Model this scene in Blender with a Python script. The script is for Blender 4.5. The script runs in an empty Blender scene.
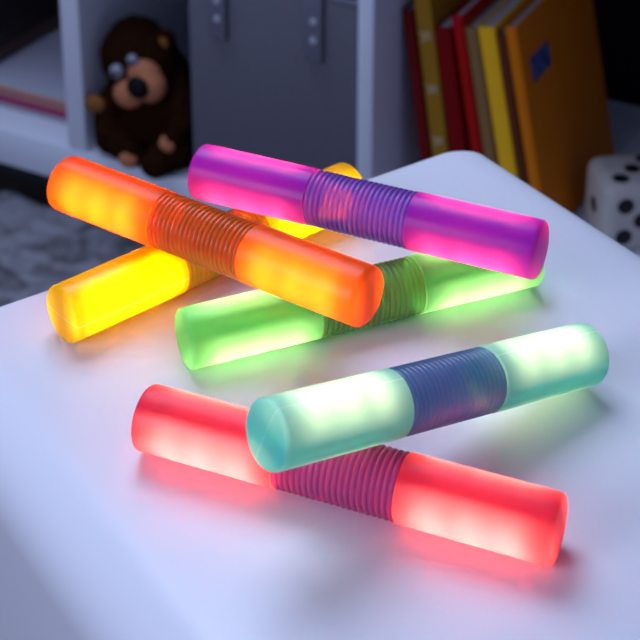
import bpy, bmesh, math, random
from mathutils import Vector, Matrix, noise
random.seed(7)
SC = bpy.context.scene
COL = SC.collection
PI = math.pi

# ------------------------------------------------------------------ helpers
def rgb(r, g, b): return (r, g, b, 1.0)
def s2l(c):  # 0-255 sRGB to linear
    return tuple([((v/255)/12.92 if v/255 <= .04045 else ((v/255+.055)/1.055)**2.4) for v in c]) + (1.0,)

def new_mat(name):
    m = bpy.data.materials.new(name); m.use_nodes = True
    nt = m.node_tree; nt.nodes.clear()
    out = nt.nodes.new('ShaderNodeOutputMaterial')
    return m, nt, out

def pbr(name, col, rough=.5, spec=.5, bump=0, bscale=200, vary=0, vscale=30, sheen=0, metal=0, coat=0):
    m, nt, out = new_mat(name)
    p = nt.nodes.new('ShaderNodeBsdfPrincipled')
    p.inputs['Base Color'].default_value = col
    p.inputs['Roughness'].default_value = rough
    p.inputs['Specular IOR Level'].default_value = spec
    p.inputs['Metallic'].default_value = metal
    p.inputs['Coat Weight'].default_value = coat
    p.inputs['Sheen Weight'].default_value = sheen
    tc = nt.nodes.new('ShaderNodeTexCoord')
    if vary:
        n = nt.nodes.new('ShaderNodeTexNoise'); n.inputs['Scale'].default_value = vscale
        n.inputs['Detail'].default_value = 4
        nt.links.new(tc.outputs['Object'], n.inputs['Vector'])
        mx = nt.nodes.new('ShaderNodeMix'); mx.data_type = 'RGBA'
        mx.inputs['A'].default_value = tuple(c*(1-vary) for c in col[:3]) + (1,)
        mx.inputs['B'].default_value = tuple(min(1, c*(1+vary)) for c in col[:3]) + (1,)
        nt.links.new(n.outputs['Fac'], mx.inputs['Factor'])
        nt.links.new(mx.outputs['Result'], p.inputs['Base Color'])
    if bump:
        n = nt.nodes.new('ShaderNodeTexNoise'); n.inputs['Scale'].default_value = bscale
        nt.links.new(tc.outputs['Object'], n.inputs['Vector'])
        b = nt.nodes.new('ShaderNodeBump'); b.inputs['Strength'].default_value = bump
        b.inputs['Distance'].default_value = .002
        nt.links.new(n.outputs['Fac'], b.inputs['Height']); nt.links.new(b.outputs['Normal'], p.inputs['Normal'])
    nt.links.new(p.outputs['BSDF'], out.inputs['Surface'])
    return m

def obj(name, bm, mat, parent=None, smooth=True, angle=40):
    me = bpy.data.meshes.new(name)
    bmesh.ops.recalc_face_normals(bm, faces=bm.faces)
    bm.to_mesh(me); bm.free()
    for mm in (mat if isinstance(mat, (list, tuple)) else [mat]): me.materials.append(mm)
    if smooth:
        me.polygons.foreach_set('use_smooth', [True]*len(me.polygons))
        me.set_sharp_from_angle(angle=math.radians(angle))
    o = bpy.data.objects.new(name, me); COL.objects.link(o)
    if parent: o.parent = parent
    return o

def thing(name, label, cat, loc=(0, 0, 0), rz=0, group=None, mtx=None):
    o = bpy.data.objects.new(name, None); COL.objects.link(o)
    o.empty_display_size = .02
    if mtx is not None: o.matrix_world = mtx
    else: o.location = loc; o.rotation_euler = (0, 0, rz)
    return tag(o, label, cat, group)

def tag(o, label, cat, group=None):
    o['label'] = label; o['category'] = cat
    if group: o['group'] = group
    return o

def struct(o): o['kind'] = 'structure'; return o

def box(bm, x0, x1, y0, y1, z0, z1, bev=0, seg=2, M=None):
    g = bmesh.ops.create_cube(bm, size=1)
    v = g['verts']
    bmesh.ops.scale(bm, vec=(x1-x0, y1-y0, z1-z0), verts=v)
    bmesh.ops.translate(bm, vec=((x0+x1)/2, (y0+y1)/2, (z0+z1)/2), verts=v)
    es = list({e for q in v for e in q.link_edges})
    if bev:
        r = bmesh.ops.bevel(bm, geom=es, offset=bev, segments=seg, affect='EDGES', profile=.5)
        v = list({q for f in r['faces'] for q in f.verts} | set(q for q in v if q.is_valid))
    if M is not None: bmesh.ops.transform(bm, matrix=M, verts=v)
    return v

def lathe_x(bm, prof, seg=64, closed_start=True, closed_end=True):
    """revolve (x, r) profile about the X axis"""
    rings = []
    for x, r in prof:
        if r < 1e-7: rings.append([bm.verts.new((x, 0, 0))])
        else: rings.append([bm.verts.new((x, r*math.cos(2*PI*k/seg), r*math.sin(2*PI*k/seg))) for k in range(seg)])
    for a, b in zip(rings, rings[1:]):
        for k in range(seg):
            k2 = (k+1) % seg
            if len(a) == 1 and len(b) == 1: continue
            if len(a) == 1: bm.faces.new((a[0], b[k2], b[k]))
            elif len(b) == 1: bm.faces.new((a[k], a[k2], b[0]))
            else: bm.faces.new((a[k], a[k2], b[k2], b[k]))

def ell(bm, c, r, rot=None, u=24, v=16):
    g = bmesh.ops.create_uvsphere(bm, u_segments=u, v_segments=v, radius=1)
    M = Matrix.Translation(c) @ (rot.to_matrix().to_4x4() if rot else Matrix()) @ Matrix.Diagonal((*r, 1))
    bmesh.ops.transform(bm, matrix=M, verts=g['verts'])
    return g['verts']

def prism(bm, pts, z0, z1):
    a = [bm.verts.new((x, y, z0)) for x, y in pts]; b = [bm.verts.new((x, y, z1)) for x, y in pts]
    n = len(pts)
    bm.faces.new(a[::-1]); bm.faces.new(b)
    for k in range(n): bm.faces.new((a[k], a[(k+1) % n], b[(k+1) % n], b[k]))

def copy_tree(o, parent=None):
    c = o.copy(); COL.objects.link(c); c.parent = parent
    for ch in [q for q in bpy.data.objects if q.parent == o]: copy_tree(ch, c)
    return c

# ------------------------------------------------------------------ camera
cd = bpy.data.cameras.new('camera'); cam = bpy.data.objects.new('camera', cd); COL.objects.link(cam)
cam.location = (0, 0, .55541847)
cam.rotation_euler = (PI/2 - .38189581, 0, 0)
cd.sensor_width = 36; cd.sensor_fit = 'HORIZONTAL'
cd.lens = 1646.86651/640*36
cd.shift_y = -377.902392/640
cd.clip_start = .01
cd.dof.use_dof = True
cd.dof.focus_distance = .87
cd.dof.aperture_fstop = 12.5
cd.dof.aperture_blades = 9
SC.camera = cam

# ------------------------------------------------------------------ world and lights
w = bpy.data.worlds.new('room_light'); SC.world = w; w.use_nodes = True
bg = w.node_tree.nodes['Background']
bg.inputs['Color'].default_value = rgb(.42, .48, 1.0)
bg.inputs['Strength'].default_value = .30

def area(name, loc, target, size, power, col, spread=180, sy=None):
    l = bpy.data.lights.new(name, 'AREA'); l.energy = power; l.color = col
    l.shape = 'RECTANGLE'; l.size = size; l.size_y = sy or size; l.spread = math.radians(spread)
    o = bpy.data.objects.new(name, l); COL.objects.link(o); o.location = loc
    o.rotation_euler = (Vector(target)-Vector(loc)).to_track_quat('-Z', 'Y').to_euler()
    return o
area('window_light', (-1.25, -.25, .72), (.1, 1.0, -.05), .7, 14.5, (.60, .72, 1.0))
area('back_window_light', (-.30, 1.65, 1.35), (.12, .88, 0), .95, 23, (.58, .72, 1.0))

# ------------------------------------------------------------------ room shell
FLOOR = -.50
A28 = math.radians(-28)
P0 = Vector((-.39251576, 1.77310065, 0))
E = Vector((math.cos(A28), math.sin(A28), 0)); DEP = Vector((-math.sin(A28), math.cos(A28), 0))
def W(s, d, z): return P0 + E*s + DEP*d + Vector((0, 0, z))
SHM = Matrix.Translation(P0) @ Matrix.Rotation(A28, 4, 'Z')    # shelf frame: x = along the front, y = depth

m_floor = pbr('floor_wood', rgb(.035, .026, .022), .45, .4, vary=.4, vscale=8)
bm = bmesh.new(); box(bm, -2.2, 2.4, -1.2, 3.2, FLOOR-.05, FLOOR)
struct(obj('floor', bm, m_floor))
m_wall = pbr('wall_paint', rgb(.010, .010, .013), .8, .2)
bm = bmesh.new(); box(bm, -1.2, 2.6, .475, .55, FLOOR, 1.9)
o = struct(obj('wall_back', bm, m_wall)); o.matrix_world = SHM

# ------------------------------------------------------------------ rug
m, nt, out = new_mat('rug_wool')
p = nt.nodes.new('ShaderNodeBsdfPrincipled'); p.inputs['Roughness'].default_value = .95
p.inputs['Specular IOR Level'].default_value = .1
tc = nt.nodes.new('ShaderNodeTexCoord')
n1 = nt.nodes.new('ShaderNodeTexNoise'); n1.inputs['Scale'].default_value = 26; n1.inputs['Detail'].default_value = 3
n1.inputs['Distortion'].default_value = .6
nt.links.new(tc.outputs['Object'], n1.inputs['Vector'])
cr = nt.nodes.new('ShaderNodeValToRGB'); cr.color_ramp.elements[0].position = .34; cr.color_ramp.elements[1].position = .62
cr.color_ramp.elements[0].color = rgb(.065, .06, .068); cr.color_ramp.elements[1].color = rgb(.22, .215, .24)
nt.links.new(n1.outputs['Fac'], cr.inputs['Fac']); nt.links.new(cr.outputs['Color'], p.inputs['Base Color'])
nt.links.new(p.outputs['BSDF'], out.inputs['Surface'])
m_rug = m
bm = bmesh.new()
NX, NY = 220, 110
vs = []
for j in range(NY+1):
    for i in range(NX+1):
        u, v = i/NX, j/NY
        x = -1.1+u*2.0; y = -.41+v*.42
        edge = min(u, 1-u, v, 1-v)
        h = .018*min(1, (edge*14))**.5
        h += .006*noise.noise(Vector((x*28, y*28, 0))) + .005*noise.noise(Vector((x*80, y*80, 3)))
        vs.append(bm.verts.new((x + .006*noise.noise(Vector((x*20, y*20, 9))), y + .01*noise.noise(Vector((x*16, y*16, 5))), max(h, .001))))
for j in range(NY):
    for i in range(NX):
        a = j*(NX+1)+i
        bm.faces.new((vs[a], vs[a+1], vs[a+NX+2], vs[a+NX+1]))
o = obj('rug', bm, m_rug, angle=180); o.matrix_world = SHM @ Matrix.Translation((0, 0, FLOOR))
tag(o, 'mottled grey fluffy rug on the floor between table and shelf', 'rug')

# ------------------------------------------------------------------ table
YAW = .590893
COR = Vector((.10397, 1.00955, 0))
# local frame: x = along -e1 (u), y = along e2 (v)
u_ = Vector((-math.cos(YAW), -math.sin(YAW), 0)); v_ = Vector((math.sin(YAW), -math.cos(YAW), 0))
TM = Matrix(((u_.x, v_.x, 0, COR.x), (u_.y, v_.y, 0, COR.y), (0, 0, 1, 0), (0, 0, 0, 1)))
m, nt, out = new_mat('table_laminate')
p = nt.nodes.new('ShaderNodeBsdfPrincipled')
p.inputs['Base Color'].default_value = rgb(.78, .76, .80)
p.inputs['Roughness'].default_value = .38; p.inputs['Specular IOR Level'].default_value = .5
tc = nt.nodes.new('ShaderNodeTexCoord')
n1 = nt.nodes.new('ShaderNodeTexNoise'); n1.inputs['Scale'].default_value = 900
b1 = nt.nodes.new('ShaderNodeBump'); b1.inputs['Strength'].default_value = .08; b1.inputs['Distance'].default_value = .0004
nt.links.new(tc.outputs['Object'], n1.inputs['Vector']); nt.links.new(n1.outputs['Fac'], b1.inputs['Height'])
nt.links.new(b1.outputs['Normal'], p.inputs['Normal'])
nt.links.new(p.outputs['BSDF'], out.inputs['Surface']); m_table = m
table = thing('childrens_table', 'low white table with rounded edges under the six glowing tubes', 'table')
TW, TL, RB, TH = .41, .80, .040, .022
bm = bmesh.new()
# profile in (u, z): flat top, waterfall bend, side panel down to the floor (outer then inner)
prof = [(0.0, -TH+.003), (.0008, -.003), (.0030, -.0008), (.006, 0)]
prof += [(.006+(TW-RB-.006)*k/6, 0) for k in range(1, 7)]
prof += [(TW-RB+RB*math.sin(t), -RB+RB*math.cos(t)) for t in [PI/2*k/12 for k in range(1, 13)]]
prof += [(TW, FLOOR)]
prof += [(TW-TH, FLOOR), (TW-TH, -RB)]
prof += [(TW-TH-(RB-TH)*(1-math.cos(t)), -RB+(RB-TH)*math.sin(t)) for t in (PI/4, PI/2)]
prof += [(.003, -TH)]
RC = .025
def clipv(u):   # rounded plan corner at u=0
    if u >= RC: return 0
    return RC - math.sqrt(max(0, RC*RC-(RC-u)**2))
us = sorted({0.0, .001, .003, .006, .010, .015, .020, .025})
# subdivide flat top near the corner
prof2 = []
for k, q in enumerate(prof):
    prof2.append(q)
    if k == 3: prof2 += [(.010, 0), (.015, 0), (.020, 0), (.025, 0)]
prof2 += []
# insert the same subdivision on underside
prof2 = prof2[:-1] + [(.025, -TH), (.020, -TH), (.015, -TH), (.010, -TH), (.006, -TH), (.003, -TH)]
NV = 2
secs = []
for v0, inset in ((0, 0), (.0, .003), (TL, .003), (TL, 0)):
    ring = []
    for (u, z) in prof2:
        c = clipv(u)
        vv = v0 + c if v0 == 0 else v0 - c
        ring.append((u, vv, z))
    secs.append(ring)
# four sections: end face inset (slightly rounded rim) and main body
def ring_verts(v_edge, sgn, off, shrink):
    out_ = []
    cx = sum(q[0] for q in prof2)/len(prof2)
    n = len(prof2)
    for k, (u, z) in enumerate(prof2):
        a = prof2[k-1]; b = prof2[(k+1) % n]
        t = Vector((b[0]-a[0], b[1]-a[1])); t = t.normalized() if t.length else Vector((1, 0))
        nrm = Vector((t.y, -t.x))      # inward for this winding
        out_.append(bm.verts.new((u+nrm.x*shrink, v_edge+sgn*(clipv(u)+off), z+nrm.y*shrink)))
    return out_
rings = [ring_verts(0, 1, 0, .003), ring_verts(0, 1, .0009, .0009), ring_verts(0, 1, .003, 0),
         ring_verts(TL, -1, .003, 0), ring_verts(TL, -1, .0009, .0009), ring_verts(TL, -1, 0, .003)]
n = len(prof2)
for a, b in zip(rings, rings[1:]):
    for k in range(n): bm.faces.new((a[k], a[(k+1) % n], b[(k+1) % n], b[k]))
bm.faces.new(rings[0]); bm.faces.new(rings[-1])
bmesh.ops.triangulate(bm, faces=[f for f in bm.faces if len(f.verts) > 4])
o = obj('tabletop', bm, m_table, table, angle=50); o.matrix_world = TM
bm = bmesh.new(); box(bm, .05, .072, .05, TL-.05, FLOOR, -TH, .003)
o = obj('side_panel', bm, m_table, table); o.matrix_world = TM

# ------------------------------------------------------------------ glow tubes
R = .017; HL = .1085; SL = .0315
def shell_mat(name, dif, tra, wt=.58, wi=.66, seam=.32):
    m, nt, out = new_mat(name)
    d = nt.nodes.new('ShaderNodeBsdfPrincipled')
    d.inputs['Base Color'].default_value = dif; d.inputs['Roughness'].default_value = .33
    d.inputs['Specular IOR Level'].default_value = .5
    t = nt.nodes.new('ShaderNodeBsdfTranslucent'); t.inputs['Color'].default_value = tra
    mx = nt.nodes.new('ShaderNodeMixShader'); mx.inputs[0].default_value = wt
    geo = nt.nodes.new('ShaderNodeNewGeometry')      # the inner wall scatters more light forward than the outer one
    mm = nt.nodes.new('ShaderNodeMath'); mm.operation = 'MULTIPLY_ADD'; mm.inputs[1].default_value = wi-wt; mm.inputs[2].default_value = wt
    nt.links.new(geo.outputs['Backfacing'], mm.inputs[0]); nt.links.new(mm.outputs[0], mx.inputs[0])
    nt.links.new(d.outputs[0], mx.inputs[1]); nt.links.new(t.outputs[0], mx.inputs[2])
    # hair-thin paler moulding seam along both sides of the tube and over its end
    tc = nt.nodes.new('ShaderNodeTexCoord'); sp = nt.nodes.new('ShaderNodeSeparateXYZ')
    nt.links.new(tc.outputs['Object'], sp.inputs[0])
    ab = nt.nodes.new('ShaderNodeMath'); ab.operation = 'ABSOLUTE'; nt.links.new(sp.outputs['Z'], ab.inputs[0])
    mr = nt.nodes.new('ShaderNodeMapRange'); mr.interpolation_type = 'SMOOTHSTEP'
    mr.inputs['From Min'].default_value = .0002; mr.inputs['From Max'].default_value = .0006
    mr.inputs['To Min'].default_value = seam; mr.inputs['To Max'].default_value = 0
    nt.links.new(ab.outputs[0], mr.inputs['Value'])
    for sock, c in ((d.inputs['Base Color'], dif), (t.inputs['Color'], tra)):
        q = nt.nodes.new('ShaderNodeMix'); q.data_type = 'RGBA'
        q.inputs['A'].default_value = c; q.inputs['B'].default_value = (1, 1, 1, 1)
        nt.links.new(mr.outputs[0], q.inputs['Factor']); nt.links.new(q.outputs['Result'], sock)
    nt.links.new(mx.outputs[0], out.inputs['Surface'])
    return m
def sleeve_mat(name, tint, dif, opa=.3):
    m, nt, out = new_mat(name)
    tr = nt.nodes.new('ShaderNodeBsdfTransparent'); tr.inputs['Color'].default_value = tint
    df = nt.nodes.new('ShaderNodeBsdfDiffuse'); df.inputs['Color'].default_value = dif
    tl = nt.nodes.new('ShaderNodeBsdfTranslucent'); tl.inputs['Color'].default_value = dif
    m0 = nt.nodes.new('ShaderNodeMixShader'); m0.inputs[0].default_value = .5
    nt.links.new(df.outputs[0], m0.inputs[1]); nt.links.new(tl.outputs[0], m0.inputs[2])
    m1 = nt.nodes.new('ShaderNodeMixShader'); m1.inputs[0].default_value = opa
    nt.links.new(tr.outputs[0], m1.inputs[1]); nt.links.new(m0.outputs[0], m1.inputs[2])
    gl = nt.nodes.new('ShaderNodeBsdfGlossy'); gl.inputs['Roughness'].default_value = .12
    fr = nt.nodes.new('ShaderNodeFresnel'); fr.inputs['IOR'].default_value = 1.5
    m2 = nt.nodes.new('ShaderNodeMixShader')
    nt.links.new(fr.outputs[0], m2.inputs[0]); nt.links.new(m1.outputs[0], m2.inputs[1]); nt.links.new(gl.outputs[0], m2.inputs[2])
    nt.links.new(m2.outputs[0], out.inputs['Surface'])
    return m
def led_mat(name, col, strength):
    m, nt, out = new_mat(name)
    e = nt.nodes.new('ShaderNodeEmission'); e.inputs['Color'].default_value = col; e.inputs['Strength'].default_value = strength
    nt.links.new(e.outputs[0], out.inputs['Surface'])
    return m
m_pcb = pbr('circuit_board', rgb(.35, .35, .35), .5)

def chamber_mesh():
    bm = bmesh.new()
    b = .0028
    prof = [(SL, 0), (SL, .006), (SL, .012), (SL, R-.0006), (SL+.0005, R)]
    prof += [(SL+.0005+(HL-b-SL-.0005)*k/10, R) for k in range(1, 11)]
    prof += [(HL-b+b*math.sin(t), R-b+b*math.cos(t)) for t in [PI/2*k/6 for k in range(1, 7)]]
    prof += [(HL+.0003, R*.6), (HL+.0005, R*.3), (HL+.0006, 0)]
    lathe_x(bm, prof, 72)
    return bm
def led_board(lift=.0005):
    bm = bmesh.new()
    box(bm, SL+.003, HL-.016, -.0125, .0125, -.0006, .0006)
    for f in bm.faces: f.material_index = 0
    for x in (SL+.018, SL+.038, SL+.057):
        for s in (1, -1):
            # a flat surface-mounted LED: white housing with a glowing lens face
            box(bm, x-.0036, x+.0036, -.0036, .0036, min(s*.0005, s*(lift+.0009)), max(s*.0005, s*(lift+.0009)))
            r = [bm.verts.new((x+.0034*math.cos(2*PI*k/12), .0034*math.sin(2*PI*k/12), s*(lift+.0011))) for k in range(12)]
            f = bm.faces.new(r); f.material_index = 1
    return bm
def sleeve_mesh():
    bm = bmesh.new()
    NR = 20; per = 2*SL/NR; prof = []
    for k in range(NR*8+1):
        x = -SL+2*SL*k/(NR*8)
        ph = 2*PI*(x+SL)/per
        c = abs(math.sin(ph/2))
        prof.append((x, .0156+.0012*c**.8))
    lathe_x(bm, prof, 64)
    return bm

def tube_frame(x, y, z, az, el, roll):
    return Matrix.Translation((x, y, z)) @ Matrix.Rotation(az, 4, 'Z') @ Matrix.Rotation(-el, 4, 'Y') @ Matrix.Rotation(roll, 4, 'X')

L0 = 300
# name, position, azimuth, elevation, roll of the seam, turn of the board, plastic colour, translucent colour, led colour, strength, sleeve tint, sleeve plastic, opacity, label
TUBES = [
 ('orange', (-.0639, .80582, .0516), -.5929, -.00085, 60, -95, rgb(.92, .15, .012), rgb(.80, .34, .07), rgb(1, .16, .02), 1.1,
  rgb(1.0, .36, .10), rgb(1, .26, .03), .85, 'bright orange glow tube laid across the yellow and green tubes'),
 ('yellow', (-.06269, .84919, .0173), .70773, 0, 0, 78, rgb(.90, .56, .004), rgb(.80, .70, .02), rgb(1, .46, .004), .85,
  rgb(1.0, .8, .1), rgb(1, .6, .02), .8, 'yellow glow tube lying on the table beneath the orange and purple tubes'),
 ('green', (.02535, .79693, .0173), .38776, 0, 60, -45, rgb(.06, .70, .14), rgb(.50, .78, .40), rgb(.66, .85, .46), .38,
  rgb(.60, .95, .45), rgb(.28, .66, .18), .65, 'light green glow tube lying on the table beneath the orange and purple tubes'),
 ('purple', (.02512, .83612, .0514), -.42489, .00074, 60, -45, rgb(.34, .008, .78), rgb(.72, .17, .40), rgb(.90, .18, .26), .42,
  rgb(.90, .40, .80), rgb(.46, .22, .95), .72, 'purple glow tube with pink light spots, furthest back, on top of the pile'),
 ('teal', (.05979, .67981, .0405), .64142, -.21672, -75, 12, rgb(.003, .82, .84), rgb(.60, .72, .52), rgb(.86, .84, .60), .20,
  rgb(.60, .55, .85), rgb(.15, .36, .64), .66, 'turquoise glow tube propped at a slant on top of the red tube'),
 ('red', (.01095, .64874, .0173), -.39109, 0, 60, -68, rgb(.90, .008, .09), rgb(.80, .27, .26), rgb(1, .29, .26), .85,
  rgb(.95, .35, .65), rgb(.85, .14, .46), .8, 'red glow tube with pink light lying on the table under the turquoise tube'),
]
proto = None
tube_objs = {}
for (nm, loc, az, el, roll, turn, dif, tra, led, st, tint, sdif, opa, label) in TUBES:
    ms = shell_mat(nm+'_frosted_plastic', dif, tra, seam=.32 if nm in ('teal', 'yellow') else .04); mg = sleeve_mat(nm+'_ribbed_plastic', tint, sdif, opa); ml = led_mat(nm+'_led', led, L0*st)
    M = tube_frame(*loc, az, el, math.radians(roll))
    t = thing('glow_tube', label, 'light tube', mtx=M)
    for flip in (0, 1):
        bm = chamber_mesh()
        if flip: bmesh.ops.scale(bm, vec=(-1, 1, 1), verts=bm.verts)
        c = obj('frosted_chamber', bm, ms, t)
        bm = led_board(.0045 if nm == 'purple' else .0025)
        bmesh.ops.rotate(bm, cent=(0, 0, 0), matrix=Matrix.Rotation(math.radians(turn-roll), 3, 'X'), verts=bm.verts)
        if flip: bmesh.ops.scale(bm, vec=(-1, 1, 1), verts=bm.verts)
        obj('led_strip', bm, [m_pcb, ml], c)
    obj('ribbed_sleeve', sleeve_mesh(), mg, t, angle=55)
    tube_objs[nm] = t

# ------------------------------------------------------------------ shelf unit
m_shelf = pbr('white_shelf_board', rgb(.68, .71, .78), .45, .4, vary=.03, vscale=5)
shelf = thing('shelf_unit', 'open white cube shelf behind the table holding toy, box and books', 'shelf', mtx=SHM)
BT = -.40; SD = .42; TOPZ = .06
def shelf_part(name, *a):
    bm = bmesh.new(); box(bm, *a, bev=.0012); return obj(name, bm, m_shelf, shelf)
shelf_part('bottom_board', -.282, .905, 0, SD, BT-.048, BT)
shelf_part('top_board', -.282, .905, 0, SD, TOPZ, TOPZ+.028)
for s0, s1 in ((-.282, -.254), (.106, .132), (.4885, .5065), (.877, .905)):
    shelf_part('upright', s0, s1, .0005, SD, BT+.0005, TOPZ-.0005)
bm = bmesh.new()
box(bm, -.25, .87, .05, SD-.05, FLOOR, BT-.048, .002)
obj('plinth', bm, pbr('dark_plinth', rgb(.02, .02, .025), .7), shelf)

# ------------------------------------------------------------------ storage box
m_box = pbr('grey_fibreboard', rgb(.13, .125, .15), .7, .25, bump=.3, bscale=600, vary=.08, vscale=90)
m_boxin = pbr('navy_lining', rgb(.012, .013, .025), .8, .2)
m_rim = pbr('grey_box_rim', rgb(.17, .18, .23), .6, .3)
SB = Matrix.Translation((.278, .006, BT))
box_t = thing('storage_box', 'dark grey fabric storage box with riveted tabs beside the plush toy', 'box', mtx=SHM @ SB)
BWD, BDP, BHT, WT = .208, .33, .262, .004
bm = bmesh.new()
box(bm, 0, BWD, 0, WT, .001, BHT, .0015); box(bm, 0, BWD, BDP-WT, BDP, .001, BHT, .0015)
box(bm, 0, WT, WT, BDP-WT, .001, BHT, .0008); box(bm, BWD-WT, BWD, WT, BDP-WT, .001, BHT, .0008)
box(bm, WT, BWD-WT, WT, BDP-WT, .001, .006)
obj('box_body', bm, m_box, box_t)
bm = bmesh.new(); box(bm, WT, BWD-WT, WT, BDP-WT, BHT-.055, BHT-.05)
obj('inner_tray', bm, m_boxin, box_t)
bm = bmesh.new(); box(bm, -.001, BWD+.001, -.001, .0055, BHT, BHT+.0035, .001)
box(bm, -.001, BWD+.001, BDP-.0055, BDP+.001, BHT, BHT+.0035, .001)
box(bm, -.001, .0055, .0055, BDP-.0055, BHT, BHT+.0035, .0008); box(bm, BWD-.0055, BWD+.001, .0055, BDP-.0055, BHT, BHT+.0035, .0008)
obj('box_rim', bm, m_rim, box_t)
m_tab = pbr('grey_leather_tab', rgb(.13, .13, .17), .5, .4)
m_rivet = pbr('steel_rivet', rgb(.60, .61, .66), .30, .6, metal=.3)
def ringrivet(bm, x, y, z, r=.0042):
    for ro, ri, h in ((r, r*.62, .0016), (r*.35, 0, .0022)):
        seg = 20
        A = [bm.verts.new((x+ro*math.cos(2*PI*k/seg), y, z+ro*math.sin(2*PI*k/seg))) for k in range(seg)]
        B = [bm.verts.new((x+ro*.9*math.cos(2*PI*k/seg), y-h, z+ro*.9*math.sin(2*PI*k/seg))) for k in range(seg)]
        for k in range(seg): bm.faces.new((A[k], A[(k+1) % seg], B[(k+1) % seg], B[k]))
        if ri:
            C = [bm.verts.new((x+ri*math.cos(2*PI*k/seg), y-h, z+ri*math.sin(2*PI*k/seg))) for k in range(seg)]
            D = [bm.verts.new((x+ri*math.cos(2*PI*k/seg), y-h*.3, z+ri*math.sin(2*PI*k/seg))) for k in range(seg)]
            for k in range(seg):
                bm.faces.new((B[k], B[(k+1) % seg], C[(k+1) % seg], C[k])); bm.faces.new((C[k], C[(k+1) % seg], D[(k+1) % seg], D[k]))
            bm.faces.new(D)
        else: bm.faces.new(B)
for tx in (.040, .158):
    bm = bmesh.new()
    box(bm, tx-.011, tx+.011, -.007, -.0012, BHT-.073, BHT+.004, .002, 3)
    box(bm, tx-.011, tx+.011, -.007, .045, BHT+.0036, BHT+.0085, .002, 3)
    tab = obj('closure_tab', bm, m_tab, box_t)
    for dz in (-.0475, -.026):
        bm = bmesh.new(); ringrivet(bm, tx+.001, -.0068, BHT+dz)
        obj('rivet', bm, m_rivet, tab)

# ------------------------------------------------------------------ books
BK = 'books leaning on the shelf'
def paper(): return pbr('book_pages', rgb(.38, .37, .38), .8, .2, bump=.2, bscale=900)
m_pages = paper()
def book(s, th, h, dp, lean, col, label, d0=.065, vary=.1, rough=.45):
    M = SHM @ Matrix.Translation((s, d0, BT+.0006)) @ Matrix.Rotation(-math.radians(lean), 4, 'Y')
    t = thing('book', label, 'book', mtx=M, group=BK)
    mc = pbr('book_cover', col, rough, .12, vary=vary, vscale=25)
    c = .0016
    bm = bmesh.new()
    # hard case as one mesh: spine (gently rounded), front board and back board
    pts = [(0, dp), (0, .002), (.0006, .0006), (th*.25, -.0006), (th*.5, -.001), (th*.75, -.0006), (th-.0006, .0006), (th, .002), (th, dp),
           (th-c, dp), (th-c, .003), (c, .003), (c, dp)]
    prism(bm, pts, 0, h)
    cv = obj('cover', bm, mc, t, angle=50)
    bm = bmesh.new(); box(bm, c+.0001, th-c-.0001, .0035, dp-.004, .003, h-.003)
    obj('pages', bm, m_pages, t, smooth=False)
    return t, cv
RED = rgb(.22, .006, .010)
book(.544, .0125, .241, .20, 8.7, rgb(.16, .006, .005), 'thin dark red book leaning against the shelf upright, leftmost book')
bt, bcov = book(.5585, .0195, .262, .22, 8.4, rgb(.34, .17, .014), 'tall ochre book with pale birds printed on its spine')
m_bird = pbr('pale_print', rgb(.42, .30, .14), .6)
def bird(bm, cx, cz, sc, flip=1):
    # a little swallow silhouette: two swept wings and a forked tail
    P = [(-1, .9), (-.2, .55), (.35, .9), (.9, .35), (.55, .1), (.9, -.45), (.2, -.25), (-.9, -.95), (-.35, -.05), (-.6, .2)]
    a = [bm.verts.new((cx+flip*x*sc, -.0012, cz+z*sc)) for x, z in P]; b = [bm.verts.new((cx+flip*x*sc, -.0016, cz+z*sc)) for x, z in P]
    bm.faces.new(a); bm.faces.new(b[::-1])
    for k in range(len(P)): bm.faces.new((a[k], a[(k+1) % 10], b[(k+1) % 10], b[k]))
for z in (.030, .092, .153, .214):
    bm = bmesh.new(); bird(bm, .0098, z, .0085)
    obj('printed_bird', bm, m_bird, bcov, smooth=False)
book(.582, .0185, .2285, .20, 9.2, rgb(.20, .003, .004), 'dark crimson book between the ochre book and the brighter red one')
book(.6095, .0125, .247, .21, 10.5, rgb(.42, .006, .006), 'bright red book leaning between crimson and tan books')
book(.624, .0135, .237, .20, 10.6, rgb(.26, .14, .05), 'tan brown book leaning between the red and the yellow books')
book(.6415, .0190, .2415, .22, 11.2, rgb(.95, .50, .015), 'thick yellow book leaning beside the tan brown book')
book(.6625, .0100, .238, .19, 11.4, rgb(.12, .03, .012), 'thin dark brown book squeezed between yellow and orange books')
ot, oc = book(.6755, .0130, .250, .215, 11.6, rgb(.66, .17, .004), 'large orange book with a blue square sticker, rightmost book', d0=.062)
# sticker on the front board (faces +x in the book's frame)
m, nt, out = new_mat('blue_sticker')
p = nt.nodes.new('ShaderNodeBsdfPrincipled'); p.inputs['Roughness'].default_value = .5
tc = nt.nodes.new('ShaderNodeTexCoord'); n1 = nt.nodes.new('ShaderNodeTexVoronoi'); n1.inputs['Scale'].default_value = 110
cr = nt.nodes.new('ShaderNodeValToRGB'); cr.color_ramp.elements[0].color = rgb(.16, .22, .45); cr.color_ramp.elements[1].color = rgb(.03, .05, .18)
cr.color_ramp.elements[1].position = .6
nt.links.new(tc.outputs['Object'], n1.inputs['Vector']); nt.links.new(n1.outputs['Distance'], cr.inputs['Fac'])
nt.links.new(cr.outputs['Color'], p.inputs['Base Color']); nt.links.new(p.outputs['BSDF'], out.inputs['Surface'])
bm = bmesh.new(); box(bm, .0130, .0134, .022, .074, .178, .206)
obj('sticker', bm, m, oc, smooth=False)

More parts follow.
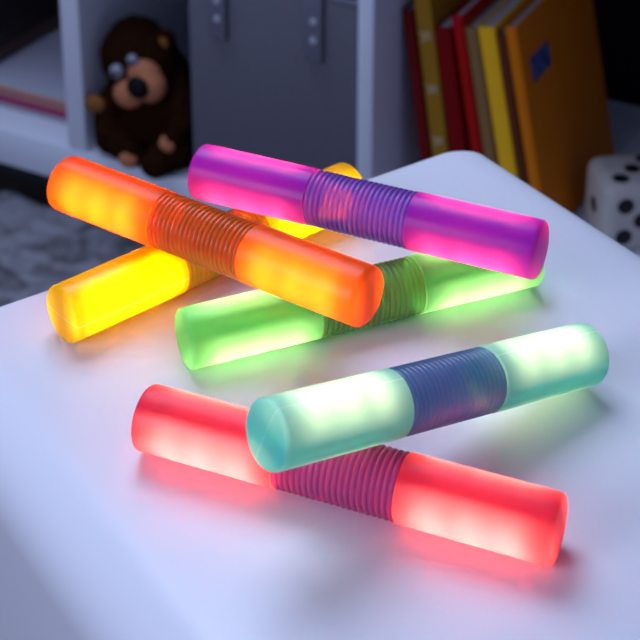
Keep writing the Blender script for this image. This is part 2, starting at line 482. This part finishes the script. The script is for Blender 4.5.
# ------------------------------------------------------------------ big die
m_die = pbr('white_foam', rgb(.52, .49, .44), .7, .3, bump=.15, bscale=400)
m_pip = pbr('black_pip', rgb(.006, .006, .008), .5, .4)
DA = .080
Mdie = SHM @ Matrix.Translation((.749+.003, .129, BT+DA/2+.0003)) @ Matrix.Rotation(math.atan2(.048, .066), 4, 'Z')
die = thing('toy_die', 'big white toy die with black dots beside the orange book', 'die', mtx=Mdie)
bm = bmesh.new(); box(bm, -DA/2, DA/2, -DA/2, DA/2, -DA/2, DA/2, .014, 5)
obj('die_body', bm, m_die, die)
def pip(face, a, b):
    bm = bmesh.new(); h = DA/2
    seg = 18; r = .0092
    C = bm.verts.new((0, 0, h+.0004)); prev = [C]
    rs = [bm.verts.new((r*math.cos(2*PI*k/seg), r*math.sin(2*PI*k/seg), h+.0002)) for k in range(seg)]
    rb = [bm.verts.new((r*math.cos(2*PI*k/seg), r*math.sin(2*PI*k/seg), h-.001)) for k in range(seg)]
    for k in range(seg):
        bm.faces.new((C, rs[k], rs[(k+1) % seg])); bm.faces.new((rs[k], rb[k], rb[(k+1) % seg], rs[(k+1) % seg]))
    bmesh.ops.translate(bm, vec=(a, b, 0), verts=bm.verts)
    rot = {'top': Matrix(), 'bottom': Matrix.Rotation(PI, 4, 'X'), 'front': Matrix.Rotation(PI/2, 4, 'X'), 'back': Matrix.Rotation(-PI/2, 4, 'X'),
           'left': Matrix.Rotation(-PI/2, 4, 'Y'), 'right': Matrix.Rotation(PI/2, 4, 'Y')}[face]
    bmesh.ops.transform(bm, matrix=rot, verts=bm.verts)
    obj('dot', bm, m_pip, die)
g = .0185
F = {1: [(0, 0)], 2: [(-g, -g), (g, g)], 3: [(-g, -g), (0, 0), (g, g)], 4: [(-g, -g), (g, g), (-g, g), (g, -g)],
     5: [(-g, -g), (g, g), (-g, g), (g, -g), (0, 0)], 6: [(-g, -g), (-g, g), (-g, 0), (g, -g), (g, 0), (g, g)]}
for face, n_ in (('top', 3), ('bottom', 4), ('front', 5), ('back', 2), ('left', 1), ('right', 6)):
    for a, b in F[n_]: pip(face, a, b)

# ------------------------------------------------------------------ plush toy
m, nt, out = new_mat('brown_plush')
p = nt.nodes.new('ShaderNodeBsdfPrincipled'); p.inputs['Roughness'].default_value = .95; p.inputs['Specular IOR Level'].default_value = .02
tc = nt.nodes.new('ShaderNodeTexCoord'); n1 = nt.nodes.new('ShaderNodeTexNoise'); n1.inputs['Scale'].default_value = 160; n1.inputs['Detail'].default_value = 5
cr = nt.nodes.new('ShaderNodeValToRGB'); cr.color_ramp.elements[0].color = rgb(.008, .0025, .0012); cr.color_ramp.elements[1].color = rgb(.030, .010, .004)
nt.links.new(tc.outputs['Object'], n1.inputs['Vector']); nt.links.new(n1.outputs['Fac'], cr.inputs['Fac'])
nt.links.new(cr.outputs['Color'], p.inputs['Base Color'])
b1 = nt.nodes.new('ShaderNodeBump'); b1.inputs['Strength'].default_value = .8; b1.inputs['Distance'].default_value = .004
nt.links.new(n1.outputs['Fac'], b1.inputs['Height']); nt.links.new(b1.outputs['Normal'], p.inputs['Normal'])
nt.links.new(p.outputs['BSDF'], out.inputs['Surface']); m_plush = m
m_tan = pbr('tan_plush', rgb(.44, .16, .075), .9, .15, bump=.6, bscale=300, vary=.25, vscale=120)
m_amber = pbr('amber_plush', rgb(.22, .08, .02), .9, .15, bump=.6, bscale=300, vary=.2, vscale=120)
m_nose = pbr('black_nose', rgb(.003, .003, .003), .7, .15)
m_eye = pbr('glass_eye', rgb(.20, .21, .26), .12, .8, coat=.6)
m_pupil = pbr('black_pupil', rgb(.004, .004, .006), .1, .8)
toy = thing('plush_monkey', 'dark brown plush monkey with tan muzzle sitting in the shelf', 'plush toy', mtx=SHM @ Matrix.Translation((0, 0, BT)))
# coordinates: x along the shelf, y depth, z above the board
bm = bmesh.new()
def limb(p, q, r0, r1, n=7):
    p, q = Vector(p), Vector(q)
    for k in range(n):
        t = k/(n-1); r = r0+(r1-r0)*t; ell(bm, p.lerp(q, t), (r, r, r), u=14, v=10)
ell(bm, (.208, .055, .056), (.052, .046, .053))          # belly
ell(bm, (.200, .058, .095), (.038, .036, .034))          # chest
ell(bm, (.184, .045, .118), (.050, .040, .043))          # head
ell(bm, (.176, .050, .145), (.030, .030, .018))          # hair tuft
limb((.172, .045, .092), (.154, .018, .058), .020, .018) # left arm hanging, bends to the front
limb((.154, .018, .058), (.162, .004, .034), .018, .016)
limb((.232, .050, .090), (.257, .020, .062), .017, .014) # right arm
limb((.257, .020, .062), (.250, .006, .045), .014, .012)
limb((.185, .045, .030), (.165, .012, .026), .028, .023) # left leg
limb((.165, .012, .026), (.196, .003, .018), .024, .017)
limb((.228, .050, .032), (.245, .018, .026), .030, .026) # right leg
limb((.245, .018, .026), (.236, .0, .020), .025, .019)
limb((.215, .048, .150), (.222, .048, .152), .010, .009, 3)
body = obj('body', bm, m_plush, toy, angle=180)
rm = body.modifiers.new('fuse', 'REMESH'); rm.mode = 'VOXEL'; rm.voxel_size = .0028; rm.use_smooth_shade = True
sm = body.modifiers.new('soften', 'SMOOTH'); sm.factor = .6; sm.iterations = 6
tx = bpy.data.textures.new('fur_clumps', 'CLOUDS'); tx.noise_scale = .008
dm = body.modifiers.new('fur_clumps', 'DISPLACE'); dm.texture = tx; dm.strength = .005; dm.mid_level = .5
def part(name, c, r, mat, parent=toy, rot=None):
    bm = bmesh.new(); ell(bm, c, r, rot, 28, 18); return obj(name, bm, mat, parent, angle=180)
from mathutils import Euler
# muzzle: two fused cheeks and a chin as one mesh
bm = bmesh.new()
ell(bm, (.193, .008, .090), (.020, .017, .018)); ell(bm, (.221, .008, .106), (.021, .017, .020)); ell(bm, (.212, .012, .117), (.022, .015, .018))
mz = obj('muzzle', bm, m_tan, toy, angle=180)
rm = mz.modifiers.new('fuse', 'REMESH'); rm.mode = 'VOXEL'; rm.voxel_size = .002; rm.use_smooth_shade = True
sm = mz.modifiers.new('soften', 'SMOOTH'); sm.factor = .6; sm.iterations = 6
part('nose', (.2165, -.010, .1105), (.0140, .008, .0135), m_nose, mz)
for c, r in (((.1795, .004, .1165), .0092), ((.2005, .006, .1345), .0075)):
    e = part('eye', c, (r, r*.8, r), m_eye)
    part('pupil', (c[0]+.0008, c[1]-r*.62, c[2]+.0004), (r*.42, r*.26, r*.42), m_pupil, e)
ear = part('ear', (.2195, .044, .146), (.012, .006, .012), m_plush, rot=Euler((0, .5, 0)))
part('inner_ear', (.2195, .0395, .146), (.0075, .0035, .0078), m_amber, ear)
ear = part('ear', (.1480, .002, .068), (.014, .008, .011), m_amber)
part('hand', (.247, .002, .040), (.0115, .009, .0135), m_tan, rot=Euler((0, .35, 0)))
part('foot', (.197, -.007, .013), (.013, .009, .0115), m_tan)
part('foot', (.236, -.012, .016), (.018, .012, .0155), m_plush)

# ------------------------------------------------------------------ booklets in the left compartment
BG = 'booklets stacked on the shelf'
def booklet(z0, th, x0, x1, y0, y1, rz, mat, label, mat2=None, name='booklet'):
    M = SHM @ Matrix.Translation((x1, y0, BT+z0)) @ Matrix.Rotation(math.radians(rz), 4, 'Z')
    t = thing(name, label, 'booklet', mtx=M, group=BG)
    bm = bmesh.new()
    w_, d_ = x0-x1, y1-y0
    c = min(.0012, th*.25)
    # folded cover: bottom sheet, spine at the right edge and top sheet
    box(bm, w_, 0, 0, d_, .0002, c); box(bm, w_, 0, 0, d_, th-c, th-.0002); box(bm, -c, 0, 0, d_, c, th-c)
    obj('cover', bm, mat, t, smooth=False)
    bm = bmesh.new(); box(bm, w_+.002, -c-.0003, .0006, d_-.002, c+.0001, th-c-.0001)
    obj('pages', bm, mat2 or m_pages, t, smooth=False)
m_wh = pbr('white_card', rgb(.32, .32, .40), .6); m_mag = pbr('magenta_card', rgb(.30, .008, .10), .5)
m_peach = pbr('pink_pages', rgb(.32, .15, .17), .7); m_or = pbr('orange_card', rgb(.70, .24, .05), .6); m_lav = pbr('white_paper', rgb(.48, .47, .54), .5, vary=.08, vscale=20)
booklet(0, .008, -.21, .094, .046, .30, 0, m_wh, 'white booklet at the bottom of the stack on the left shelf')
booklet(.008, .010, -.21, .092, .046, .30, .6, m_mag, 'magenta booklet second from the bottom of the stack on the left shelf', m_mag)
booklet(.018, .011, -.21, .092, .045, .30, .2, m_or, 'orange edged booklet with pink pages above the magenta booklet', m_peach)
booklet(.029, .003, -.20, .088, .048, .30, .4, m_lav, 'pale lavender sheet folder lying on top of the booklet stack', m_lav)
# dark brown bag behind
m_bag = pbr('brown_leather', rgb(.075, .035, .028), .55, .4, bump=.3, bscale=120, vary=.2, vscale=30)
Mb = SHM @ Matrix.Translation((-.064, .06, BT+.0325)) @ Matrix.Rotation(math.radians(-1.5), 4, 'Z')
bag = thing('leather_pouch', 'dark brown leather pouch lying on the pale folder in the shelf', 'pouch', mtx=Mb)
bm = bmesh.new(); box(bm, -.15, .0, .0, .22, 0, .028, .009, 4)
obj('pouch_body', bm, m_bag, bag)
bm = bmesh.new(); box(bm, -.10, .003, .012, .208, .0275, .031, .0015, 2)
obj('flap', bm, pbr('black_leather', rgb(.012, .008, .008), .6, .3), bag)

# ------------------------------------------------------------------ render look
SC.view_settings.view_transform = 'Standard'; SC.view_settings.look = 'None'
SC.view_settings.exposure = 0.0; SC.view_settings.gamma = 1
SC.view_settings.use_curve_mapping = False
SC.cycles.use_denoising = True
SC.cycles.max_bounces = 10; SC.cycles.transparent_max_bounces = 16
SC.cycles.diffuse_bounces = 5
SC.cycles.sample_clamp_indirect = 8
